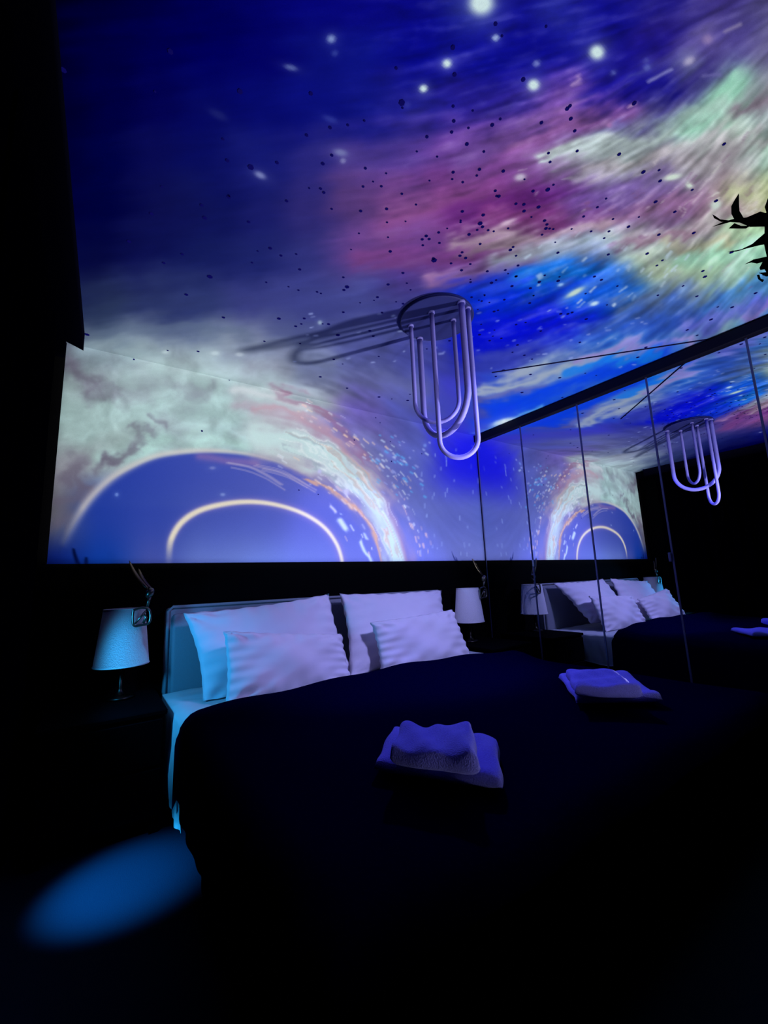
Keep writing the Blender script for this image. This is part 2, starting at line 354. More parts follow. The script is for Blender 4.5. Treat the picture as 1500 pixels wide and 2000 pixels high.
mk = k_cloud*lum((cloud-.52)*3.2)*.42*lum((gy-660)/60)*(1-lum((gx-560)/80)); mixc(mk, (118, 116, 132))
puff = (fbm(gx/38+3*fbm(gx/80, gy/80, 5), gy/26, 33, 5)-.5); fine_ = k_cloud*lum((gx-480)/120)
img = img*(1+(.34*puff*k_cloud*(1-fine_)+(.04*L1+.04*L2+.02*L4)*fine_)*lum((gy-640)/60))[..., None]
# disc interior
cin = basecol(gx, np.maximum(gy, 985))
tin = lum((gx-120)/500)[..., None]
cin2 = np.array([26, 52, 152])*(1-tin)+np.array([92, 100, 186])*tin
tv = lum((gy-930)/170)[..., None]
cin2 = cin2*(1-tv)+cin*tv
mm = lum(depth/7)*(1-lum((gx-735)/20)); img = img*(1-mm[..., None])+cin2*mm[..., None]
ds, ts = dist(ring)
rim = np.exp(-(ds/np.interp(ts, [0, .2, .5, .62, .72], [9, 9, 4, 2.5, 0.5]))**2)*np.interp(ts, [0, .04, .1, .5, .62, .7], [0, .3, .75, .7, .45, 0])
mixc(rim, (208, 200, 196))
stroke([(390, 892), (440, 898), (500, 905)], 8, (150, 112, 168), .55, warp=.2)
for k in range(7):                                   # fine stripes under the ring
    a0 = 500+rng.uniform(-60, 30); o = rng.uniform(6, 34)
    stroke_local(smooth_pts([(a0, 893+o), (a0+55, 905+o*1.15), (a0+105, 935+o*1.1)], 4), rng.uniform(1.0, 1.7), (176, 166, 196), .55, .1)
# right arm of the fire
arm = smooth_pts([(560, 850), (640, 895), (700, 945), (742, 1000), (765, 1050), (780, 1110)], 5)
stroke([(520, 860), (600, 880), (660, 915), (720, 965), (755, 1020), (772, 1060), (785, 1130)], 40, (186, 156, 172), .6, warp=1.4, soft=.7)
stroke([(470, 790), (540, 812), (620, 850), (690, 905), (745, 970), (785, 1040), (805, 1120)], 20, (176, 136, 160), .45, warp=1.2)
stroke([(500, 850), (590, 870), (660, 912), (722, 966), (758, 1030), (772, 1130)], 24, (196, 222, 218), .97, warp=1.1, soft=.75)
stroke([(590, 930), (660, 965), (708, 1005), (732, 1060), (742, 1130)], 4, (232, 176, 130), .75, warp=.7)
stroke([(500, 800), (570, 815), (640, 855), (690, 900)], 8, (190, 146, 156), .45, warp=1.3)
stroke([(560, 775), (620, 800), (680, 850), (720, 905)], 8, (156, 108, 140), .55, warp=1.3)
stroke([(460, 760), (540, 775), (600, 800)], 9, (196, 200, 204), .8)
stroke([(540, 768), (600, 790), (650, 830)], 8, (140, 106, 130), .5, warp=1.4)
for k in range(120):                                  # sparks thrown off the arm
    t = rng.uniform(0, 1); side = rng.choice([-1, 1], p=[.2, .8]); i = int(t*(len(arm)-2)); px, py = arm[i]; qx, qy = arm[i+1]
    dx, dy = qx-px, qy-py; l = math.hypot(dx, dy); nx, ny = dy/l, -dx/l
    o = side*(18+abs(rng.normal(0, 20))+(24 if side > 0 else 10)); ln = rng.uniform(2, 13); x, y = px+nx*o, py+ny*o
    stroke_local([(x, y), (x+dx/l*ln, y+dy/l*ln)], rng.uniform(0.9, 1.8), rng.choice([(214, 224, 232), (222, 186, 190), (236, 206, 180)]), rng.uniform(.3, .8), .2)
for k in range(60):                                   # strands inside the arm
    t = rng.uniform(0, .95); i = int(t*(len(arm)-6)); o = rng.normal(0, 17); P_ = [(arm[i+j][0]+o*.8, arm[i+j][1]-o*.5) for j in range(0, 6)]
    stroke_local(P_, rng.uniform(1.0, 2.2), rng.choice([(206, 160, 140), (226, 236, 236), (150, 168, 176), (240, 244, 240)]), .4, .9)
for k in range(70):
    x, y = rng.normal(775, 34), rng.normal(905, 42); ln = rng.uniform(1, 6)
    stroke_local([(x, y), (x+ln, y+ln*.7)], rng.uniform(1.0, 2.4), rng.choice([(190, 210, 235), (90, 170, 230), (150, 160, 215)]), .7, .1)
for k in range(34):
    x, y = rng.uniform(820, 935), rng.uniform(870, 1080)
    stroke_local([(x, y), (x, y+rng.uniform(2, 9))], 1.3, (140, 160, 225), .6, .1)
stroke_local([(642, 985), (652, 998)], 3, (214, 216, 230), .8); stroke_local([(662, 1015), (672, 1030)], 5, (206, 226, 236), .9)
stroke_local(smooth_pts([(698, 1050), (706, 1072), (718, 1085), (724, 1105)], 4), 3.2, (206, 226, 236), .9)
stroke_local([(712, 1048), (708, 1040)], 2.5, (206, 226, 236), .7); stroke_local([(672, 955), (674, 962)], 5, (206, 206, 232), .7)
# blue laser glow painted into the print around the corner of the wardrobe
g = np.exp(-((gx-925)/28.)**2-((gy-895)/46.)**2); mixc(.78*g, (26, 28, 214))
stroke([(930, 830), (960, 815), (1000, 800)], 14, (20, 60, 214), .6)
# inner ring
ir = smooth_pts([(330, 1120), (330, 1085), (335, 1052), (355, 1020), (390, 997), (440, 984), (490, 980), (540, 986), (590, 1002), (630, 1027), (655, 1058), (667, 1090), (670, 1120)], 6)
ds, ts = dist(ir)
mixc(.55*np.exp(-(ds/9)**2)*np.interp(ts, [0, .1, .2, 1], [0, .1, 1, 1]), (150, 130, 190))
mixc(.97*np.exp(-(ds/np.interp(ts, [0, .3, .6, 1], [6.5, 6, 4.2, 3.2]))**3)*np.interp(ts, [0, .06, .17, 1], [0, .15, 1, 1]), (232, 222, 196))
# --- stars
def star(x, y, r, col=(205, 228, 226), a=.95, ex=1, ang=0):
    c, s = math.cos(ang), math.sin(ang); i0 = int((x-X0-5*r*ex)/STEP); i1 = int((x-X0+5*r*ex)/STEP)+2; j0 = int((y-Y0-5*r*ex)/STEP); j1 = int((y-Y0+5*r*ex)/STEP)+2
    sl = (slice(max(j0, 0), j1), slice(max(i0, 0), i1)); ux = (gx[sl]-x)*c+(gy[sl]-y)*s; uy = -(gx[sl]-x)*s+(gy[sl]-y)*c
    d = np.hypot(ux/ex, uy)/r; mk = (a*(np.exp(-d**3)+.22*np.exp(-(d/2.2)**2)*(d > .0)))[..., None]; mk = np.clip(mk, 0, 1)
    img[sl] = img[sl]*(1-mk)+np.array(col, float)*mk
for s_ in [(940, 6, 24), (1166, 102, 14), (1042, 166, 11), (873, 124, 8), (827, 173, 7), (968, 74, 6, (150, 170, 215)), (1048, 124, 6, (110, 120, 190)),
           (647, 76, 8, (130, 150, 200), .8), (654, 104, 6, (60, 75, 160), .6), (568, 132, 5, (100, 115, 170), .7, 2.6, .3), (508, 342, 6, (120, 128, 180), .8, 2, .5), (665, 298, 7, (120, 125, 175), .7, 2, .2), (670, 314, 5, (140, 140, 185), .7),
           (1382, 77, 10, (140, 120, 170), .8), (1346, 119, 8, (170, 165, 195), .8, 1.5, -.6), (1264, 132, 7, (90, 100, 180), .7), (1198, 142, 5, (90, 100, 180), .7), (1262, 118, 5, (80, 85, 170), .6),
           (1016, 346, 7, (190, 180, 200), .85, 1.6, -.2), (1347, 361, 7, (206, 222, 206), .9), (1398, 400, 9, (196, 212, 200), .9, 1.2, -.5), (1313, 346, 6, (206, 222, 206), .9, 3, -.2),
           (1190, 245, 5, (170, 120, 175), .7), (645, 233, 6, (50, 60, 150), .6, 2.5, .4), (795, 205, 7, (50, 55, 150), .6), (426, 224, 8, (35, 42, 110), .5, 2.5, .5),
           (1123, 571, 5, (190, 215, 200), .9, 4, -.5), (1161, 593, 4, (190, 220, 235), .9, 2.2, -.3), (1095, 556, 3, (150, 190, 235), .8, 2, -.3),
           (985, 824, 6, (200, 222, 230), .9, 4, -.25), (985, 824, 4, (220, 240, 240), .9, 1, 0), (435, 966, 3, (130, 150, 210), .7, 1.6, 0), (228, 966, 3.5, (120, 150, 220), .7),
           (415, 914, 3, (130, 140, 200), .6, 2, 0), (624, 921, 4, (190, 190, 225), .8), (830, 870, 3, (120, 150, 220), .7), (625, 630, 4, (150, 170, 190), .8), (323, 688, 4, (180, 195, 200), .7, 1.8, 0), (420, 690, 4, (185, 200, 205), .8, 2, 0), (468, 692, 4, (180, 190, 200), .8, 2, 0)]:
    star(*s_)
stroke_local([(1268, 159), (1312, 137)], 3.5, (130, 130, 190), .8, .1); stroke_local([(1230, 152), (1260, 140)], 3, (60, 62, 150), .6, .1)
stroke_local([(1418, 62), (1445, 48)], 4, (140, 130, 165), .7, .1); stroke_local([(1370, 146), (1405, 144)], 4, (110, 105, 165), .6, .2)
stroke_local([(1120, 165), (1135, 158)], 5, (170, 140, 190), .8, .4); stroke_local([(1225, 205), (1240, 198)], 3, (190, 150, 190), .8, .2)
for k in range(75):                                 # short bright dashes drifting with the flow, lower right
    x, y = rng.normal(1290, 130), rng.normal(560, 60)
    if y > 700-(x-935)*.37 or x > 1520: continue
    an = float(flow_angle(np.array(x), np.array(y)))-.25; ln = rng.uniform(2, 16)
    stroke_local([(x, y), (x+ln*math.cos(an), y+ln*math.sin(an))], rng.uniform(1.2, 2.8), (190, 210, 226), rng.uniform(.25, .85), .15)
for k in range(60):
    x, y = rng.normal(1330, 110), rng.normal(410, 60); an = float(flow_angle(np.array(x), np.array(y))); ln = rng.uniform(4, 26)
    stroke_local([(x, y), (x+ln*math.cos(an), y+ln*math.sin(an))], rng.uniform(1.2, 3.0), [(200, 190, 195), (120, 80, 120), (215, 215, 205)][k % 3], rng.uniform(.2, .6), .6)
for k in range(60):
    x, y = rng.uniform(560, 1260), rng.uniform(600, 720)
    stroke_local([(x, y), (x+rng.uniform(1, 8), y-1)], rng.uniform(1., 2.0), (160, 175, 225), rng.uniform(.3, .7), .1)
img = np.clip(img, 0, 255)/255
img = np.where(img <= .04045, img/12.92, ((img+.055)/1.055)**2.4)
def print_mesh(name, us, vs, fn, normal, parent=None):
    U, V = np.meshgrid(us, vs); P = fn(U.ravel(), V.ravel()); n = len(us); mv = len(vs)
    a = (np.arange(mv-1)[:, None]*n+np.arange(n-1)[None]).ravel()
    quads = np.stack([a, a+1, a+n+1, a+n], 1)
    if normal[2] < -.5: quads = quads[:, ::-1]
    me = bpy.data.meshes.new(name); me.vertices.add(len(P)); me.vertices.foreach_set('co', P.ravel().astype(np.float32))
    me.loops.add(quads.size); me.loops.foreach_set('vertex_index', quads.ravel().astype(np.int32))
    me.polygons.add(len(quads)); me.polygons.foreach_set('loop_start', np.arange(0, quads.size, 4, dtype=np.int32))
    me.update(calc_edges=True)
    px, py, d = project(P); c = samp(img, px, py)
    far = np.clip((.04-P[:, 1])/.3, 0, 1)[:, None]; c = np.where((d > .12)[:, None], c, np.array([0, 0, .03])); c = c*(1-far)+np.array([.001, .001, .05])*far    # unseen ceiling behind the camera darkened to navy to cut its bounce light
    alb = np.clip(c*math.pi/FIELD*GAIN, 0, .9)     # plain print colour: one constant factor everywhere
    ca = me.color_attributes.new('print', 'FLOAT_COLOR', 'POINT')
    ca.data.foreach_set('color', np.concatenate([alb, np.ones((len(P), 1))], 1).ravel().astype(np.float32))
    me.materials.append(MAT['galaxy']); me.validate()
    return link(name, me, parent)
GAIN = 0.93
# ---------------------------------------------------------------- setting
YB, XL = -2.0, -0.29
ys = np.concatenate([np.linspace(YB, 0.0, 12)[:-1], np.arange(0.0, D, .0056), [D]])
xs = np.arange(XL, M+.2, .0056)
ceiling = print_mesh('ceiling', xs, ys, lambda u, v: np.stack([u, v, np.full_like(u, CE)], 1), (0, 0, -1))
setp(ceiling, 'ceiling printed with a violet, blue and pink nebula', kind='structure')
bm = new(); box(bm, XL, M+.6, YB, D, -.1, 0); setp(obj('floor', bm, MAT['floor']), 'dark grey carpeted floor', kind='structure')
bm = new(); box(bm, XL-.1, M+.7, D+.012, D+.12, 0, CE+.1); wall = setp(obj('wall_back', bm, MAT['black']), 'black head wall behind the bed, galaxy mural on its upper half', kind='structure')
# plaster margins proud of nothing: lower black panel and left margin
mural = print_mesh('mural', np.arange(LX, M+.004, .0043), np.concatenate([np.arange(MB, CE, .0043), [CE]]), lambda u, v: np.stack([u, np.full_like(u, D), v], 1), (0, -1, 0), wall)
setp(mural, 'wall mural of a dark planet with a ring of fire')
bm = new(); box(bm, XL, M+.6, D-.004, D+.012, 0, MB); obj('lower_panel', bm, MAT['black'], wall, label='matt black lower wall panel')
bm = new(); box(bm, XL, LX-.001, D-.003, D+.012, MB, CE); obj('side_margin', bm, MAT['black'], wall)
bm = new(); box(bm, XL-.1, XL, YB, D, 0, CE+.1); setp(obj('wall_left', bm, MAT['black']), 'black left wall hidden behind the curtain', kind='structure')
bm = new(); box(bm, XL, M+.6, YB-.1, YB, 0, CE+.1); setp(obj('wall_front', bm, MAT['black']), 'black wall behind the viewer', kind='structure')
bm = new(); box(bm, M+.6, M+.7, YB, D, 0, CE+.1); setp(obj('wall_right', bm, MAT['black']), 'black right wall behind the wardrobe', kind='structure')
# pelmet
pel = [at_z(95, 0, 2.37), at_z(163, 685, 2.37), at_z(125, 665, 2.37)]
bm = new()
P0 = [(XL, -1.2), (pel[0][0]-(pel[1][0]-pel[0][0])*1.3, -1.2), (pel[1][0], pel[1][1]), (pel[2][0], pel[2][1]), (LX-.003, D-.005), (XL, D-.005)]
lo_ = [bm.verts.new((x, y, 2.37)) for x, y in P0]; hi_ = [bm.verts.new((x, y, CE)) for x, y in P0]
bm.faces.new(lo_); bm.faces.new(hi_[::-1])
for i in range(6): bm.faces.new((lo_[i], hi_[i], hi_[(i+1) % 6], lo_[(i+1) % 6]))
setp(obj('trim_1', bm, MAT['curtain']), 'black curtain pelmet under the ceiling on the left', kind='structure')
# ceiling crease
a = np.array([2.215, 1.807]); b2 = np.array([M, .80]); bm = new()
tube(bm, [(a[0], a[1], CE-.001), (b2[0], b2[1], CE-.001)], .0055, 6)
setp(obj('trim_2', bm, MAT['crease']), 'thin dark joint running across the ceiling to the wardrobe rail', kind='structure')
# projector laser dots, put in as little coloured discs on ceiling and wall
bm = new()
def laser_dot(P, n, r, ex):
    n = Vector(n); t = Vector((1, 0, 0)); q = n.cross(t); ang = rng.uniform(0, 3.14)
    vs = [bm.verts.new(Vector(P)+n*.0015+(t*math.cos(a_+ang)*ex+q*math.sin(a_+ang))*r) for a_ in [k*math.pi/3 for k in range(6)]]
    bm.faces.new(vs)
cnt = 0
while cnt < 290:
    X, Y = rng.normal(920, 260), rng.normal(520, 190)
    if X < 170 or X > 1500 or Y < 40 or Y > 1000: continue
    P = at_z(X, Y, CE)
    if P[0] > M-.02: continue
    if P[1] < D-.01: laser_dot(P, (0, 0, -1), rng.uniform(1.5, 3.0)*np.linalg.norm(P-CAM)/F_PX, 1)
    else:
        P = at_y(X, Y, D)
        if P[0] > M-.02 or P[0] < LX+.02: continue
        laser_dot(P, (0, -1, 0), .005+.002*rng.random(), 1)
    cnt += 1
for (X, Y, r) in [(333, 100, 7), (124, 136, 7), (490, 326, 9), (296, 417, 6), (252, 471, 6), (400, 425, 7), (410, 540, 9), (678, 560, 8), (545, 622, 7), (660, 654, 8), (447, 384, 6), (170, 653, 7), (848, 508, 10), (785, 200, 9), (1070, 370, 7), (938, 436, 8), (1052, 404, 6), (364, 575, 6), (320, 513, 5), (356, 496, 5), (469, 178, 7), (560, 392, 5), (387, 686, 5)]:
    P = at_z(X, Y, CE); d_ = np.linalg.norm(P-CAM); laser_dot(P, (0, 0, -1), r*.5*d_/F_PX, 1.0)
obj('laser_dots', bm, MAT['laser_dot'], ceiling, label='small blue projector laser dots set as flat discs on ceiling and wall', kind='stuff')

# ---------------------------------------------------------------- curtain
def curtain(name, label, y0, y1, z0, z1, x0, amp, folds):
    bm = new(); n = folds*10; rows = 14; V = []
    for j in range(rows+1):
        z = z0+(z1-z0)*j/rows; row = []
        for i in range(n+1):
            t = i/n; y = y0+(y1-y0)*t; f = math.sin(2*math.pi*folds*t+.5*math.sin(z*1.3))
            row.append(bm.verts.new((x0+amp*f*(.6+.4*(1-j/rows)), y+.01*math.cos(2*math.pi*folds*t), z)))
        V.append(row)
    for j in range(rows):
        for i in range(n): bm.faces.new((V[j][i], V[j][i+1], V[j+1][i+1], V[j+1][i]))
    bmesh.ops.solidify(bm, geom=bm.faces[:], thickness=.004)
    return setp(obj(name, bm, MAT['curtain'], smooth=True), label, 'curtain')
curtain('curtain', 'black floor-length curtain hanging in folds beside the head wall', 1.25, 2.56, .03, 2.368, XL+.045, .020, 11)
curtain('curtain', 'black floor-length curtain nearer the viewer, left edge of the room', -1.1, 1.2, .03, 2.368, XL+.045, .020, 18)

# ---------------------------------------------------------------- wardrobe with mirror doors
wr = thing('wardrobe', 'wall-long wardrobe with tall mirrored sliding doors on the right', 'wardrobe', (M, 1.0, 0))
bm = new(); box(bm, M+.035, M+.58, -1.55, D-.03, .0, 2.36); obj('body', bm, MAT['wood'], wr)
seams = [D-.012, 2.273, 1.722, 1.204, .649, .10, -.45, -1.0, -1.55]
for i, (ya, yb) in enumerate(zip(seams, seams[1:])):
    bm = new(); box(bm, M, M+.02, yb+.004, ya-.004, .05, 2.385)
    dr = obj('door', bm, MAT['mirror'], wr, label='mirrored door')
    bm = new(); box(bm, M-.004, M+.022, yb-.0005, yb+.0055, .05, 2.385); obj('door_stile', bm, MAT['frame'], dr)
    bm = new(); box(bm, M-.004, M+.022, ya-.0055, ya+.0005-.001, .05, 2.385); obj('door_stile', bm, MAT['frame'], dr)
bm = new(); box(bm, M-.03, M+.03, -1.55, D-.012, 2.385, CE-.012, .003, 1); obj('top_rail', bm, MAT['rail'], wr, label='dark top rail')
bm = new(); box(bm, M-.01, M+.03, -1.55, D-.012, .0, .045); obj('bottom_rail', bm, MAT['rail'], wr)
for (X, Y), hm in [((1042, 1100), 'steel'), ((1309, 1088), 'frame')]:
    P = at_x(X, Y, M-.008); bm = new(); box(bm, M-.016, M-.0045, P[1]-.009, P[1]+.009, P[2]-.03, P[2]+.03, .003, 1); obj('handle', bm, MAT[hm], wr, label='small metal handle')

# ---------------------------------------------------------------- bed
BX0, BX1, BY0, BY1 = .345, 2.42, .66, 2.715
bed = thing('bed', 'wide double bed with grey headboard against the black wall', 'bed', (1.38, 1.7, 0))
bm = new(); box(bm, BX0+.02, BX1-.02, BY0+.02, BY1, .05, .27, .02); obj('bed_base', bm, MAT['wood'], bed)
bm = new(); box(bm, BX0, BX1, BY0, BY1-.01, .272, .485, .045, 4); mt = obj('mattress', bm, MAT['sheet'], bed, smooth=True)
for x in (BX0+.08, BX1-.12):
    for y in (BY0+.08, BY1-.12):
        bm = new(); box(bm, x, x+.05, y, y+.05, 0, .05); obj('foot', bm, MAT['wood'], bed)
# headboard, two cushioned panels with a piped rim
HZ = .957
bm = new(); box(bm, BX0, BX1, BY1+.002, D-.006, .10, HZ-.012, .02, 3); hb = obj('headboard', bm, MAT['head'], bed, smooth=False)
for xa, xb in ((BX0+.03, 1.30), (1.315, BX1-.03)):
    bm = new(); box(bm, xa, xb, BY1-.022, BY1+.02, .30, HZ-.045, .018, 4); obj('headboard_cushion', bm, MAT['head'], hb, smooth=True)
bm = new(); tube(bm, [(BX0+.006, BY1+.0, .12), (BX0+.006, BY1+.0, HZ-.03), (BX0+.03, BY1, HZ-.006), (BX1-.03, BY1, HZ-.006), (BX1-.006, BY1, HZ-.03), (BX1-.006, BY1, .12)], .009, 8); obj('piping', bm, MAT['head'], hb, smooth=True)
# sheet: rumpled skirt hanging along the sides by the head end
def sheet_bm(z0=.09, y0=2.0):
    bm = new(); n = 70; prof = []
    for k in range(17): prof.append((-1, 1-k/16))                # up the left side
    for k in range(1, 32): prof.append((0, k/32))               # across the top
    for k in range(17): prof.append((1, k/16))                   # down the right side
    V = []
    for side, t in prof:
        row = []
        for i in range(n+1):
            y = y0+(BY1-.03-y0)*i/n
            wob = .004*math.sin(y*37)+.004*math.sin(y*71+t*4)+.003*math.sin(y*23+t*9)
            if side == 0: x = BX0+(BX1-BX0)*t; z = .4925+.0025*math.sin(x*31+y*9)+.002*math.sin(y*47+x*5)
            else:
                zb_ = z0 if side < 0 else .24
                x = (BX0 if side < 0 else BX1)+side*(.009+.010*math.sin(t*3)+wob*min(1, t*3)); z = .488-t*(.488-zb_)+.008*math.sin(y*17)*t
            row.append(bm.verts.new((x, y, z)))
        V.append(row)
    for a_, b_ in zip(V, V[1:]):
        for i in range(n): bm.faces.new((a_[i], a_[i+1], b_[i+1], b_[i]))
    bmesh.ops.solidify(bm, geom=bm.faces[:], thickness=.003)
    return bm
setp(obj('bed_sheet', sheet_bm(), MAT['sheet'], smooth=True), 'white bed sheet under the pillows, hanging rumpled over both mattress sides', 'sheet')
# black quilt
bm = new(); nx_, ny_ = 96, 70; V = []
hx = (BX1-BX0)/2+.024; cxb = (BX0+BX1)/2; drop = .30
tot = 2*(hx+drop)
for j in range(ny_+1):
    tj = j/ny_; sy = tj*(1.42+drop+.02); row = []
    for i in range(nx_+1):
        s = -hx-drop+tot*i/nx_
        # across
        R_ = .07
        def prof(s_, half):
            a_ = abs(s_)
            if a_ < half-R_: return s_, 0.0
            t_ = a_-(half-R_)
            if t_ < R_*math.pi/2: th = t_/R_; return math.copysign(half-R_+R_*math.sin(th), s_), R_*(1-math.cos(th))
            return math.copysign(half+.012*math.sin(0), s_), R_+t_-R_*math.pi/2
        x_, dz = prof(s, hx)
        yy = 2.10-sy; dz2 = 0
        fy_ = BY0-.035
        if yy < fy_+R_:
            t_ = fy_+R_-yy
            if t_ < R_*math.pi/2: th = t_/R_; yy = fy_+R_-R_*math.sin(th); dz2 = R_*(1-math.cos(th))
            else: yy = fy_; dz2 = R_+t_-R_*math.pi/2
        zt = .515+.055*math.exp(-((sy-.10)/.16)**2)*(1-.5*(abs(s)/hx)**4 if abs(s) < hx else .5)-.05*math.exp(-(sy/.03)**2)
        zt += .008*math.sin(s*5+1.3)*math.sin(sy*6)+.005*math.sin(s*13)*math.sin(sy*9+1)
        if abs(s) > hx: x_ += math.copysign(.010*math.sin(sy*14+s)+.006*math.sin(sy*31), s)
        z_ = max(.05, zt-max(dz, dz2) if not (dz and dz2) else zt-max(dz, dz2))
        yb_ = 2.10-sy if dz2 == 0 else yy
        yb_ += .05*((abs(x_)/hx)**3)*-1*math.exp(-(sy/.2)**2)+(.018*math.sin(s*4+.6))*math.exp(-(sy/.25)**2)
        row.append(bm.verts.new((cxb+x_, yb_, z_)))
    V.append(row)
for j in range(ny_):
    for i in range(nx_): bm.faces.new((V[j][i], V[j][i+1], V[j+1][i+1], V[j+1][i]))
bmesh.ops.solidify(bm, geom=bm.faces[:], thickness=.022)
setp(obj('bed_quilt', bm, MAT['cover'], smooth=True), 'black quilt spread over the bed below the pillows', 'blanket')

# pillows
def pillow(label, TL, TR, BR, BL, thick, seed, pull=.035):
    C4 = [Vector(p) for p in (TL, TR, BR, BL)]
    nrm = (C4[1]-C4[0]).cross(C4[3]-C4[0]).normalized()
    if nrm.y > 0: nrm = -nrm
    bm = new(); n = 44; rr = np.random.default_rng(seed); ph = rr.uniform(0, 6, 12)
    def pos(u, v, side):
        a_, b_ = (u+1)/2, (v+1)/2
        p = C4[0].lerp(C4[1], a_).lerp(C4[3].lerp(C4[2], a_), b_)
        ce = (C4[0]+C4[1]+C4[2]+C4[3])/4
        # sides bow inwards between the corners
        k = pull*(2*(u*u)*(1-v*v)+2*(v*v)*(1-u*u))
        p = p+(ce-p)*k
        h = max(0, (1-abs(u)**2.6)*(1-abs(v)**2.6))**.55
        w_ = .012*math.sin(3.1*u+2.2*v+ph[0])+.009*math.sin(6*u-4*v+ph[1])+.006*math.sin(11*u+9*v+ph[2])*(abs(u)+abs(v))
        e_ = (abs(u)**3)*.006*math.sin(22*v+ph[3])+(abs(v)**3)*.006*math.sin(24*u+ph[4])
        r_ = math.hypot(abs(u)-1, abs(v)-1)
        fold = .010*math.exp(-(r_/.5)**2)*math.sin(math.atan2(1-abs(v), 1-abs(u)+1e-6)*9+ph[5])
        q_ = p+nrm*side*(thick*h)+nrm*(w_*h*.8+e_+fold*(h > 0)); q_.z = max(q_.z, .4985+.002*(1-v)); return q_
        return p+nrm*side*(thick*h)+nrm*(w_*h*.8+e_+fold*(h > 0))
    front = [[bm.verts.new(pos(-1+2*i/n, -1+2*j/n, 1)) for i in range(n+1)] for j in range(n+1)]
    back = [[front[j][i] if i in (0, n) or j in (0, n) else bm.verts.new(pos(-1+2*i/n, -1+2*j/n, -.7)) for i in range(n+1)] for j in range(n+1)]
    for j in range(n):
        for i in range(n):
            bm.faces.new((front[j][i], front[j][i+1], front[j+1][i+1], front[j+1][i]))
            bm.faces.new((back[j][i], back[j+1][i], back[j+1][i+1], back[j][i+1]))
    o = obj('pillow', bm, MAT['pillow'], smooth=True)
    return setp(o, label, 'pillow')
pillow('large white pillow leaning on the left half of the headboard', at_y(358, 1198, 2.58), at_y(642, 1160, 2.58), at_y(700, 1330, 2.36), at_y(396, 1390, 2.34), .080, 1)
pillow('smaller white pillow in front of the left large pillow', at_y(437, 1232, 2.31), at_y(668, 1238, 2.33), at_y(690, 1335, 2.19), at_y(440, 1385, 2.15), .070, 2, .02)
pillow('large white pillow leaning on the right half of the headboard', at_y(662, 1160, 2.62), at_y(862, 1152, 2.62), at_y(885, 1262, 2.35), at_y(682, 1330, 2.30), .080, 3)
pillow('smaller white pillow in front of the right large pillow', at_y(724, 1215, 2.30), at_y(884, 1190, 2.34), at_y(924, 1290, 2.20), at_y(745, 1322, 2.18), .066, 4, .02)

# ---------------------------------------------------------------- towels
def folded(name, label, px4, ztop, h, seed, quad=True):
    """soft folded towel; px4 = picture corners of its upper face, read back onto the plane z = ztop"""
    rr = np.random.default_rng(seed); ph = rr.uniform(0, 6, 8)
    C4 = [Vector(at_z(x, y, ztop)) for x, y in px4]
    if len(C4) == 3: C4.append(C4[0]+C4[2]-C4[1])
    bm = new(); n = 60
    def P(u, v, up):
        a_, b_ = (u+1)/2, (v+1)/2
        p = C4[0].lerp(C4[1], a_).lerp(C4[3].lerp(C4[2], a_), b_)
        k = max(0, (1-abs(u)**9)*(1-abs(v)**9))**.42
        wv = .004-.008*math.cos(2.6*u+.4*math.sin(ph[0]))+.003*math.sin(3.2*u+ph[0])*math.cos(2.1*v+ph[1])+.005*math.sin(7*u+3*v+ph[2])+.0015*math.sin(11*u-6*v+ph[3])
        z = ztop-h/2+(h/2)*k*(1 if up else -1)+(wv*(.3+.7*k) if up else 0)
        if abs(u) == 1 or abs(v) == 1: z = ztop-h/2-.004+.002*math.sin(9*u+7*v+ph[5])
        w_ = .004*math.sin(5*v+ph[6])*abs(u)**4
        return (p.x+w_, p.y+.004*math.sin(6*u+ph[7])*abs(v)**4, z)
    A = [[bm.verts.new(P(-1+2*i/n, -1+2*j/n, True)) for i in range(n+1)] for j in range(n+1)]
    B = [[A[j][i] if i in (0, n) or j in (0, n) else bm.verts.new(P(-1+2*i/n, -1+2*j/n, False)) for i in range(n+1)] for j in range(n+1)]
    for j in range(n):
        for i in range(n):
            bm.faces.new((A[j][i], A[j][i+1], A[j+1][i+1], A[j+1][i])); bm.faces.new((B[j][i], B[j+1][i], B[j+1][i+1], B[j][i+1]))
    return setp(obj(name, bm, MAT['towel'], smooth=True), label, 'towel')
folded('bath_towel', 'large folded blue bath towel on the quilt, nearer the viewer', [(730, 1482), (982, 1518), (972, 1436)], .568, .040, 1)
folded('hand_towel', 'small folded blue towel on top of the nearer bath towel', [(760, 1458), (936, 1478), (922, 1410), (784, 1408)], .634, .052, 2)
folded('bath_towel', 'large folded blue bath towel on the far side of the bed by the mirror', [(1092, 1314), (1126, 1360), (1294, 1357)], .566, .036, 3)
folded('hand_towel', 'small folded blue towel on top of the bath towel by the mirror', [(1105, 1306), (1122, 1338), (1256, 1340), (1206, 1311)], .632, .050, 4)

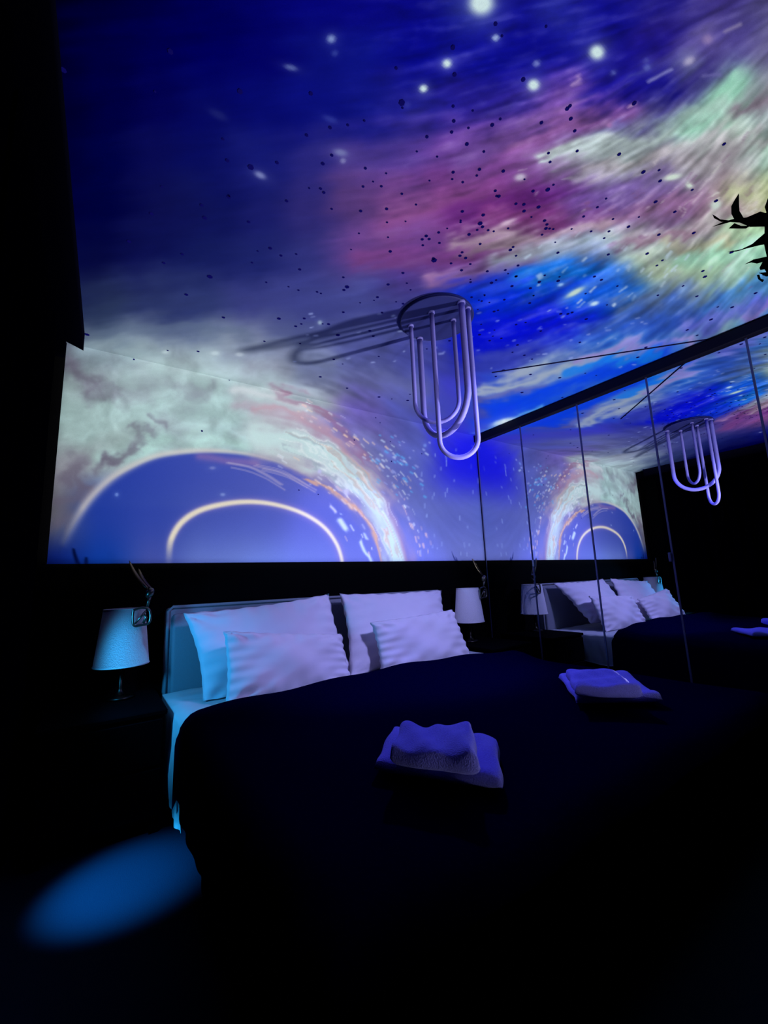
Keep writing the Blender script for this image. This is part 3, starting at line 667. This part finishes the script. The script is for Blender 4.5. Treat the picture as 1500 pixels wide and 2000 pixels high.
# ---------------------------------------------------------------- nightstands
def nightstand(label, x0, x1):
    t = thing('nightstand', label, 'nightstand', ((x0+x1)/2, 2.5, 0), 'black nightstands either side of the bed')
    bm = new(); box(bm, x0, x1, 2.27, D-.01, .06, .49, .004, 1); obj('body', bm, MAT['wood'], t)
    bm = new(); box(bm, x0-.008, x1+.008, 2.255, D-.008, .491, .512, .004, 1); obj('top', bm, MAT['wood'], t)
    for z0, z1 in ((.08, .27), (.285, .475)):
        bm = new(); box(bm, x0+.012, x1-.012, 2.252, 2.269, z0, z1, .003, 1); d_ = obj('drawer', bm, MAT['wood'], t)
        bm = new(); tube(bm, [((x0+x1)/2, 2.251, (z0+z1)/2), ((x0+x1)/2, 2.238, (z0+z1)/2), ((x0+x1)/2, 2.228, (z0+z1)/2)], [.006, .007, .013], 12); obj('knob', bm, MAT['wood'], d_, smooth=True)
    for x in (x0+.01, x1-.045):
        for y in (2.28, D-.06):
            bm = new(); box(bm, x, x+.035, y, y+.035, 0, .06); obj('leg', bm, MAT['wood'], t)
nightstand('black nightstand between curtain and bed, left of the headboard', -.16, .30)
nightstand('black nightstand between bed and mirrored wardrobe', 2.50, 2.96)

# ---------------------------------------------------------------- lamps
def lamp(label, cx_, cy_, zb=.513):
    t = thing('table_lamp', label, 'lamp', (cx_, cy_, zb), 'pair of bedside lamps')
    bm = new(); lathe(bm, [(0.0001, 0), (.062, 0), (.065, .006), (.060, .014), (.030, .020), (.016, .034), (.010, .05), (.0085, .16), (.0001, .16)], (cx_, cy_, zb), 32); obj('base', bm, MAT['darkbronze'], t, smooth=True)
    bm = new(); tube(bm, [(cx_, cy_, zb+.05), (cx_, cy_, zb+.30)], .006, 10); tube(bm, [(cx_-.09, cy_, zb+.43), (cx_+.09, cy_, zb+.43)], .0025, 6); tube(bm, [(cx_, cy_-.09, zb+.43), (cx_, cy_+.09, zb+.43)], .0025, 6); tube(bm, [(cx_, cy_, zb+.28), (cx_, cy_, zb+.432)], .012, 10); obj('stem', bm, MAT['darkbronze'], t, smooth=True)
    bm = new(); lathe(bm, [(.1265, .165), (.125, .163), (.095, .448), (.0925, .448), (.1235, .166), (.1265, .165)], (cx_, cy_, zb), 64); obj('lamp_shade', bm, MAT['shade'], t, smooth=True)
    for z_, r_ in ((.167, .1262), (.446, .0955)):
        bm = new(); lathe(bm, [(r_, z_-.003), (r_+.0015, z_), (r_, z_+.003)], (cx_, cy_, zb), 64); obj('shade_rim', bm, MAT['shade'], t, smooth=True)
    # bronze ornament in front of the shade: two long ear-like blades, a rounded head and a square loop with a slanting bar
    ox, oy = cx_+.062, cy_-.105
    def blade(p, q, w, th=.004):
        bm = new(); p = Vector(p); q = Vector(q); n = 12; dirv = (q-p); side = dirv.cross(Vector((0, 1, 0))).normalized(); rows = []
        for i in range(n+1):
            s = i/n; c = p+dirv*s+side*.010*math.sin(s*math.pi); ww = w*(math.sin(math.pi*min(1, .12+.88*s)))**.7+.0012
            rows.append([bm.verts.new(c-side*ww+Vector((0, -th, 0))), bm.verts.new(c+Vector((0, th*.3, 0))), bm.verts.new(c+side*ww+Vector((0, -th, 0))), bm.verts.new(c+Vector((0, th*2, 0)))])
        for a_, b_ in zip(rows, rows[1:]):
            for k in range(4): bm.faces.new((a_[k], a_[(k+1) % 4], b_[(k+1) % 4], b_[k]))
        bm.faces.new(rows[0]); bm.faces.new(rows[-1][::-1]); return bm
    hx2, hz2 = ox+.040, zb+.525
    orn = obj('ornament_head', sphere_bm((hx2, oy, hz2), (.020, .020, .028), .5), MAT['bronze'], t, smooth=True, label='bronze ornament above the shade')
    obj('ornament_ear', blade((hx2-.008, oy, hz2+.02), (hx2-.100, oy+.02, zb+.695), .007), MAT['bronze'], orn, smooth=True)
    obj('ornament_ear', blade((hx2+.006, oy+.01, hz2+.02), (hx2-.055, oy+.03, zb+.655), .009), MAT['bronze'], orn, smooth=True)
    bm = new(); tube(bm, [(hx2, oy, hz2-.02), (hx2-.008, oy, zb+.455)], [.010, .006], 10); obj('neck', bm, MAT['bronze'], orn, smooth=True)
    bx, bz, a_ = ox+.008, zb+.405, .040
    pts = [(bx-a_*.95, bz+a_*.9), (bx-a_, bz), (bx-a_*.8, bz-a_), (bx, bz-a_*1.0), (bx+a_*.8, bz-a_*.85), (bx+a_, bz), (bx+a_*.75, bz+a_*.9), (bx, bz+a_*1.15), (bx-a_*.95, bz+a_*.9)]
    bm = new(); sp = smooth_pts(pts, 5); tube(bm, [(p[0], oy-.012, p[1]) for p in sp], .0065, 10, cap=False); lp = obj('ornament_loop', bm, MAT['bronze'], t, smooth=True, label='rounded bronze loop hung on the shade')
    bm = new(); tube(bm, [(bx-a_*.7, oy-.012, bz-a_*.8), (bx+a_*.45, oy-.014, bz+a_*.75)], .005, 8); obj('cross_bar', bm, MAT['bronze'], lp, smooth=True)
    bm = new(); tube(bm, [(bx+a_*.2, oy-.012, bz-a_*.8), (bx+a_*.5, oy-.012, bz-a_*.1), (bx+a_*.2, oy-.012, bz+a_*.3)], .007, 8); obj('cross_bar', bm, MAT['bronze'], lp, smooth=True)
    return t
def sphere_bm(c, s, tilt=0):
    bm = new(); bmesh.ops.create_uvsphere(bm, u_segments=20, v_segments=14, radius=1)
    mtx = Matrix.Translation(c)@Matrix.Rotation(tilt, 4, 'Y')@Matrix.Diagonal((*s, 1)); bmesh.ops.transform(bm, matrix=mtx, verts=bm.verts); return bm
lamp('bedside lamp with pale tapered shade and bronze ornament, left of the bed', .135, 2.64)
lamp('bedside lamp with pale tapered shade and bronze ornament, right of the bed', 2.66, 2.64)

# ---------------------------------------------------------------- pendant
pc = (1.455, 1.53)
pd = thing('pendant_light', 'round ceiling light with three milky U-shaped tubes hanging from it', 'lamp', (pc[0], pc[1], CE))
bm = new(); rg = lathe(bm, [(.0001, -.001), (.19, -.001), (.195, -.006), (.195, -.020), (.188, -.024), (.0001, -.024)], (pc[0], pc[1], CE), 64); obj('canopy', bm, MAT['canopy'], pd, smooth=False, label='flat bluish ceiling disc')
bm = new(); lathe(bm, [(.193, -.018), (.200, -.022), (.193, -.026), (.186, -.022), (.193, -.018)], (pc[0], pc[1], CE), 64); obj('canopy_rim', bm, MAT['canopy'], pd, smooth=True)
def loop(a_, b_, zb, rad, mat=None):
    a_ = Vector((a_[0], a_[1], 0)); b_ = Vector((b_[0], b_[1], 0)); c = (a_+b_)/2; R_ = (b_-a_).length/2; dv = (b_-a_).normalized(); zt = CE-.022
    pts = [a_+Vector((0, 0, zt-(zt-zb-R_)*k/8)) for k in range(9)]
    for k in range(1, 20):
        th = math.pi*k/20; pts.append(c-dv*R_*math.cos(th)+Vector((0, 0, zb+R_-R_*math.sin(th))))
    pts += [b_+Vector((0, 0, zt-(zt-zb-R_)*(8-k)/8)) for k in range(9)]
    bm = new(); tube(bm, pts, rad, 16); o = obj('light_tube', bm, MAT['tube'], pd, smooth=True)
    for p in (a_, b_):
        bm = new(); lathe(bm, [(rad+.004, -.022), (rad+.004, -.034), (rad, -.034)], (p.x, p.y, CE), 20); obj('socket', bm, MAT['tube'], o, smooth=True)
loop((1.383, 1.490), (1.525, 1.366), 1.626+.012, .0125)
loop((1.362, 1.640), (1.530, 1.480), 1.854+.012, .0115)
loop((1.484, 1.715), (1.463, 1.350), 1.782+.015, .0165)

# ---------------------------------------------------------------- plant at the right edge
KD = 1.28
pb = CAM+ray(1512, 470)*(KD/np.linalg.norm(ray(1512, 470)))
pl = thing('potted_plant', 'tall plant with black narrow leaves against the bright ceiling, right edge', 'plant', (pb[0]+.03, pb[1], 0))
PX, PY = pb[0]+.035, pb[1]
bm = new(); lathe(bm, [(.0001, 0), (.12, 0), (.15, .28), (.16, .30), (.145, .30), (.14, .27), (.0001, .27)], (PX, PY, 0), 40); obj('pot', bm, MAT['pot'], pl, smooth=True)
top = CAM+ray(1505, 430)*(KD/np.linalg.norm(ray(1505, 430)))
bm = new(); tube(bm, [(PX, PY, .25), (PX+.02, PY, .8), (PX+.01, PY+.01, 1.4), (pb[0]+.01, pb[1], pb[2]-.05), tuple(top)], [.018, .016, .013, .011, .008], 10); obj('stem', bm, MAT['leaf'], pl, smooth=True)
leaves = [
 [(690, 350), (620, 460), (578, 540), (580, 650), (640, 760), (780, 740), (700, 610), (692, 500)],
 [(300, 838), (450, 768), (610, 722), (800, 700), (1000, 615), (1090, 640), (1160, 830), (850, 838), (700, 775), (560, 768), (440, 802)],
 [(305, 655), (350, 680), (420, 728), (560, 745), (440, 768), (330, 712)],
 [(540, 860), (625, 782), (720, 822), (860, 820), (790, 862)],
 [(520, 1200), (720, 1162), (880, 1085), (1060, 930), (1160, 1000), (1120, 1085), (1000, 1100), (800, 1150), (650, 1195)],
 [(770, 1378), (900, 1308), (1110, 1262), (1160, 1290), (1090, 1330), (950, 1368), (870, 1352)],
 [(985, 1430), (1030, 1345), (1110, 1310), (1160, 1400), (1150, 1550), (1080, 1555), (975, 1500), (1085, 1492), (1060, 1450), (1000, 1460)],
 [(948, 1530), (985, 1525), (1005, 1585), (1055, 1602), (1030, 1640), (965, 1592)],
 [(1115, 400), (1062, 550), (1095, 660), (1180, 700), (1190, 500)],
 [(1050, 640), (1060, 860), (1055, 1100), (1095, 1290), (1200, 1300), (1200, 600)],
]
for li, pts in enumerate(leaves):
    bm = new(); n = len(pts); cxp = sum(p[0] for p in pts)/n; dd = KD+.012*(li % 3-1)
    def w3(X, Y, off=0): q = ray(1350+X/7.4, 330+Y/7.4); q = q/np.linalg.norm(q); return CAM+q*(dd+off)
    F_ = [bm.verts.new(w3(x, y, -.0007-.03*((x-cxp)/600)**2)) for x, y in pts]; B_ = [bm.verts.new(w3(x, y, .0012-.03*((x-cxp)/600)**2)) for x, y in pts]
    bm.faces.new(F_); bm.faces.new(B_[::-1])
    for i in range(n): bm.faces.new((F_[i], B_[i], B_[(i+1) % n], F_[(i+1) % n]))
    obj('leaf', bm, MAT['leaf'], pl)
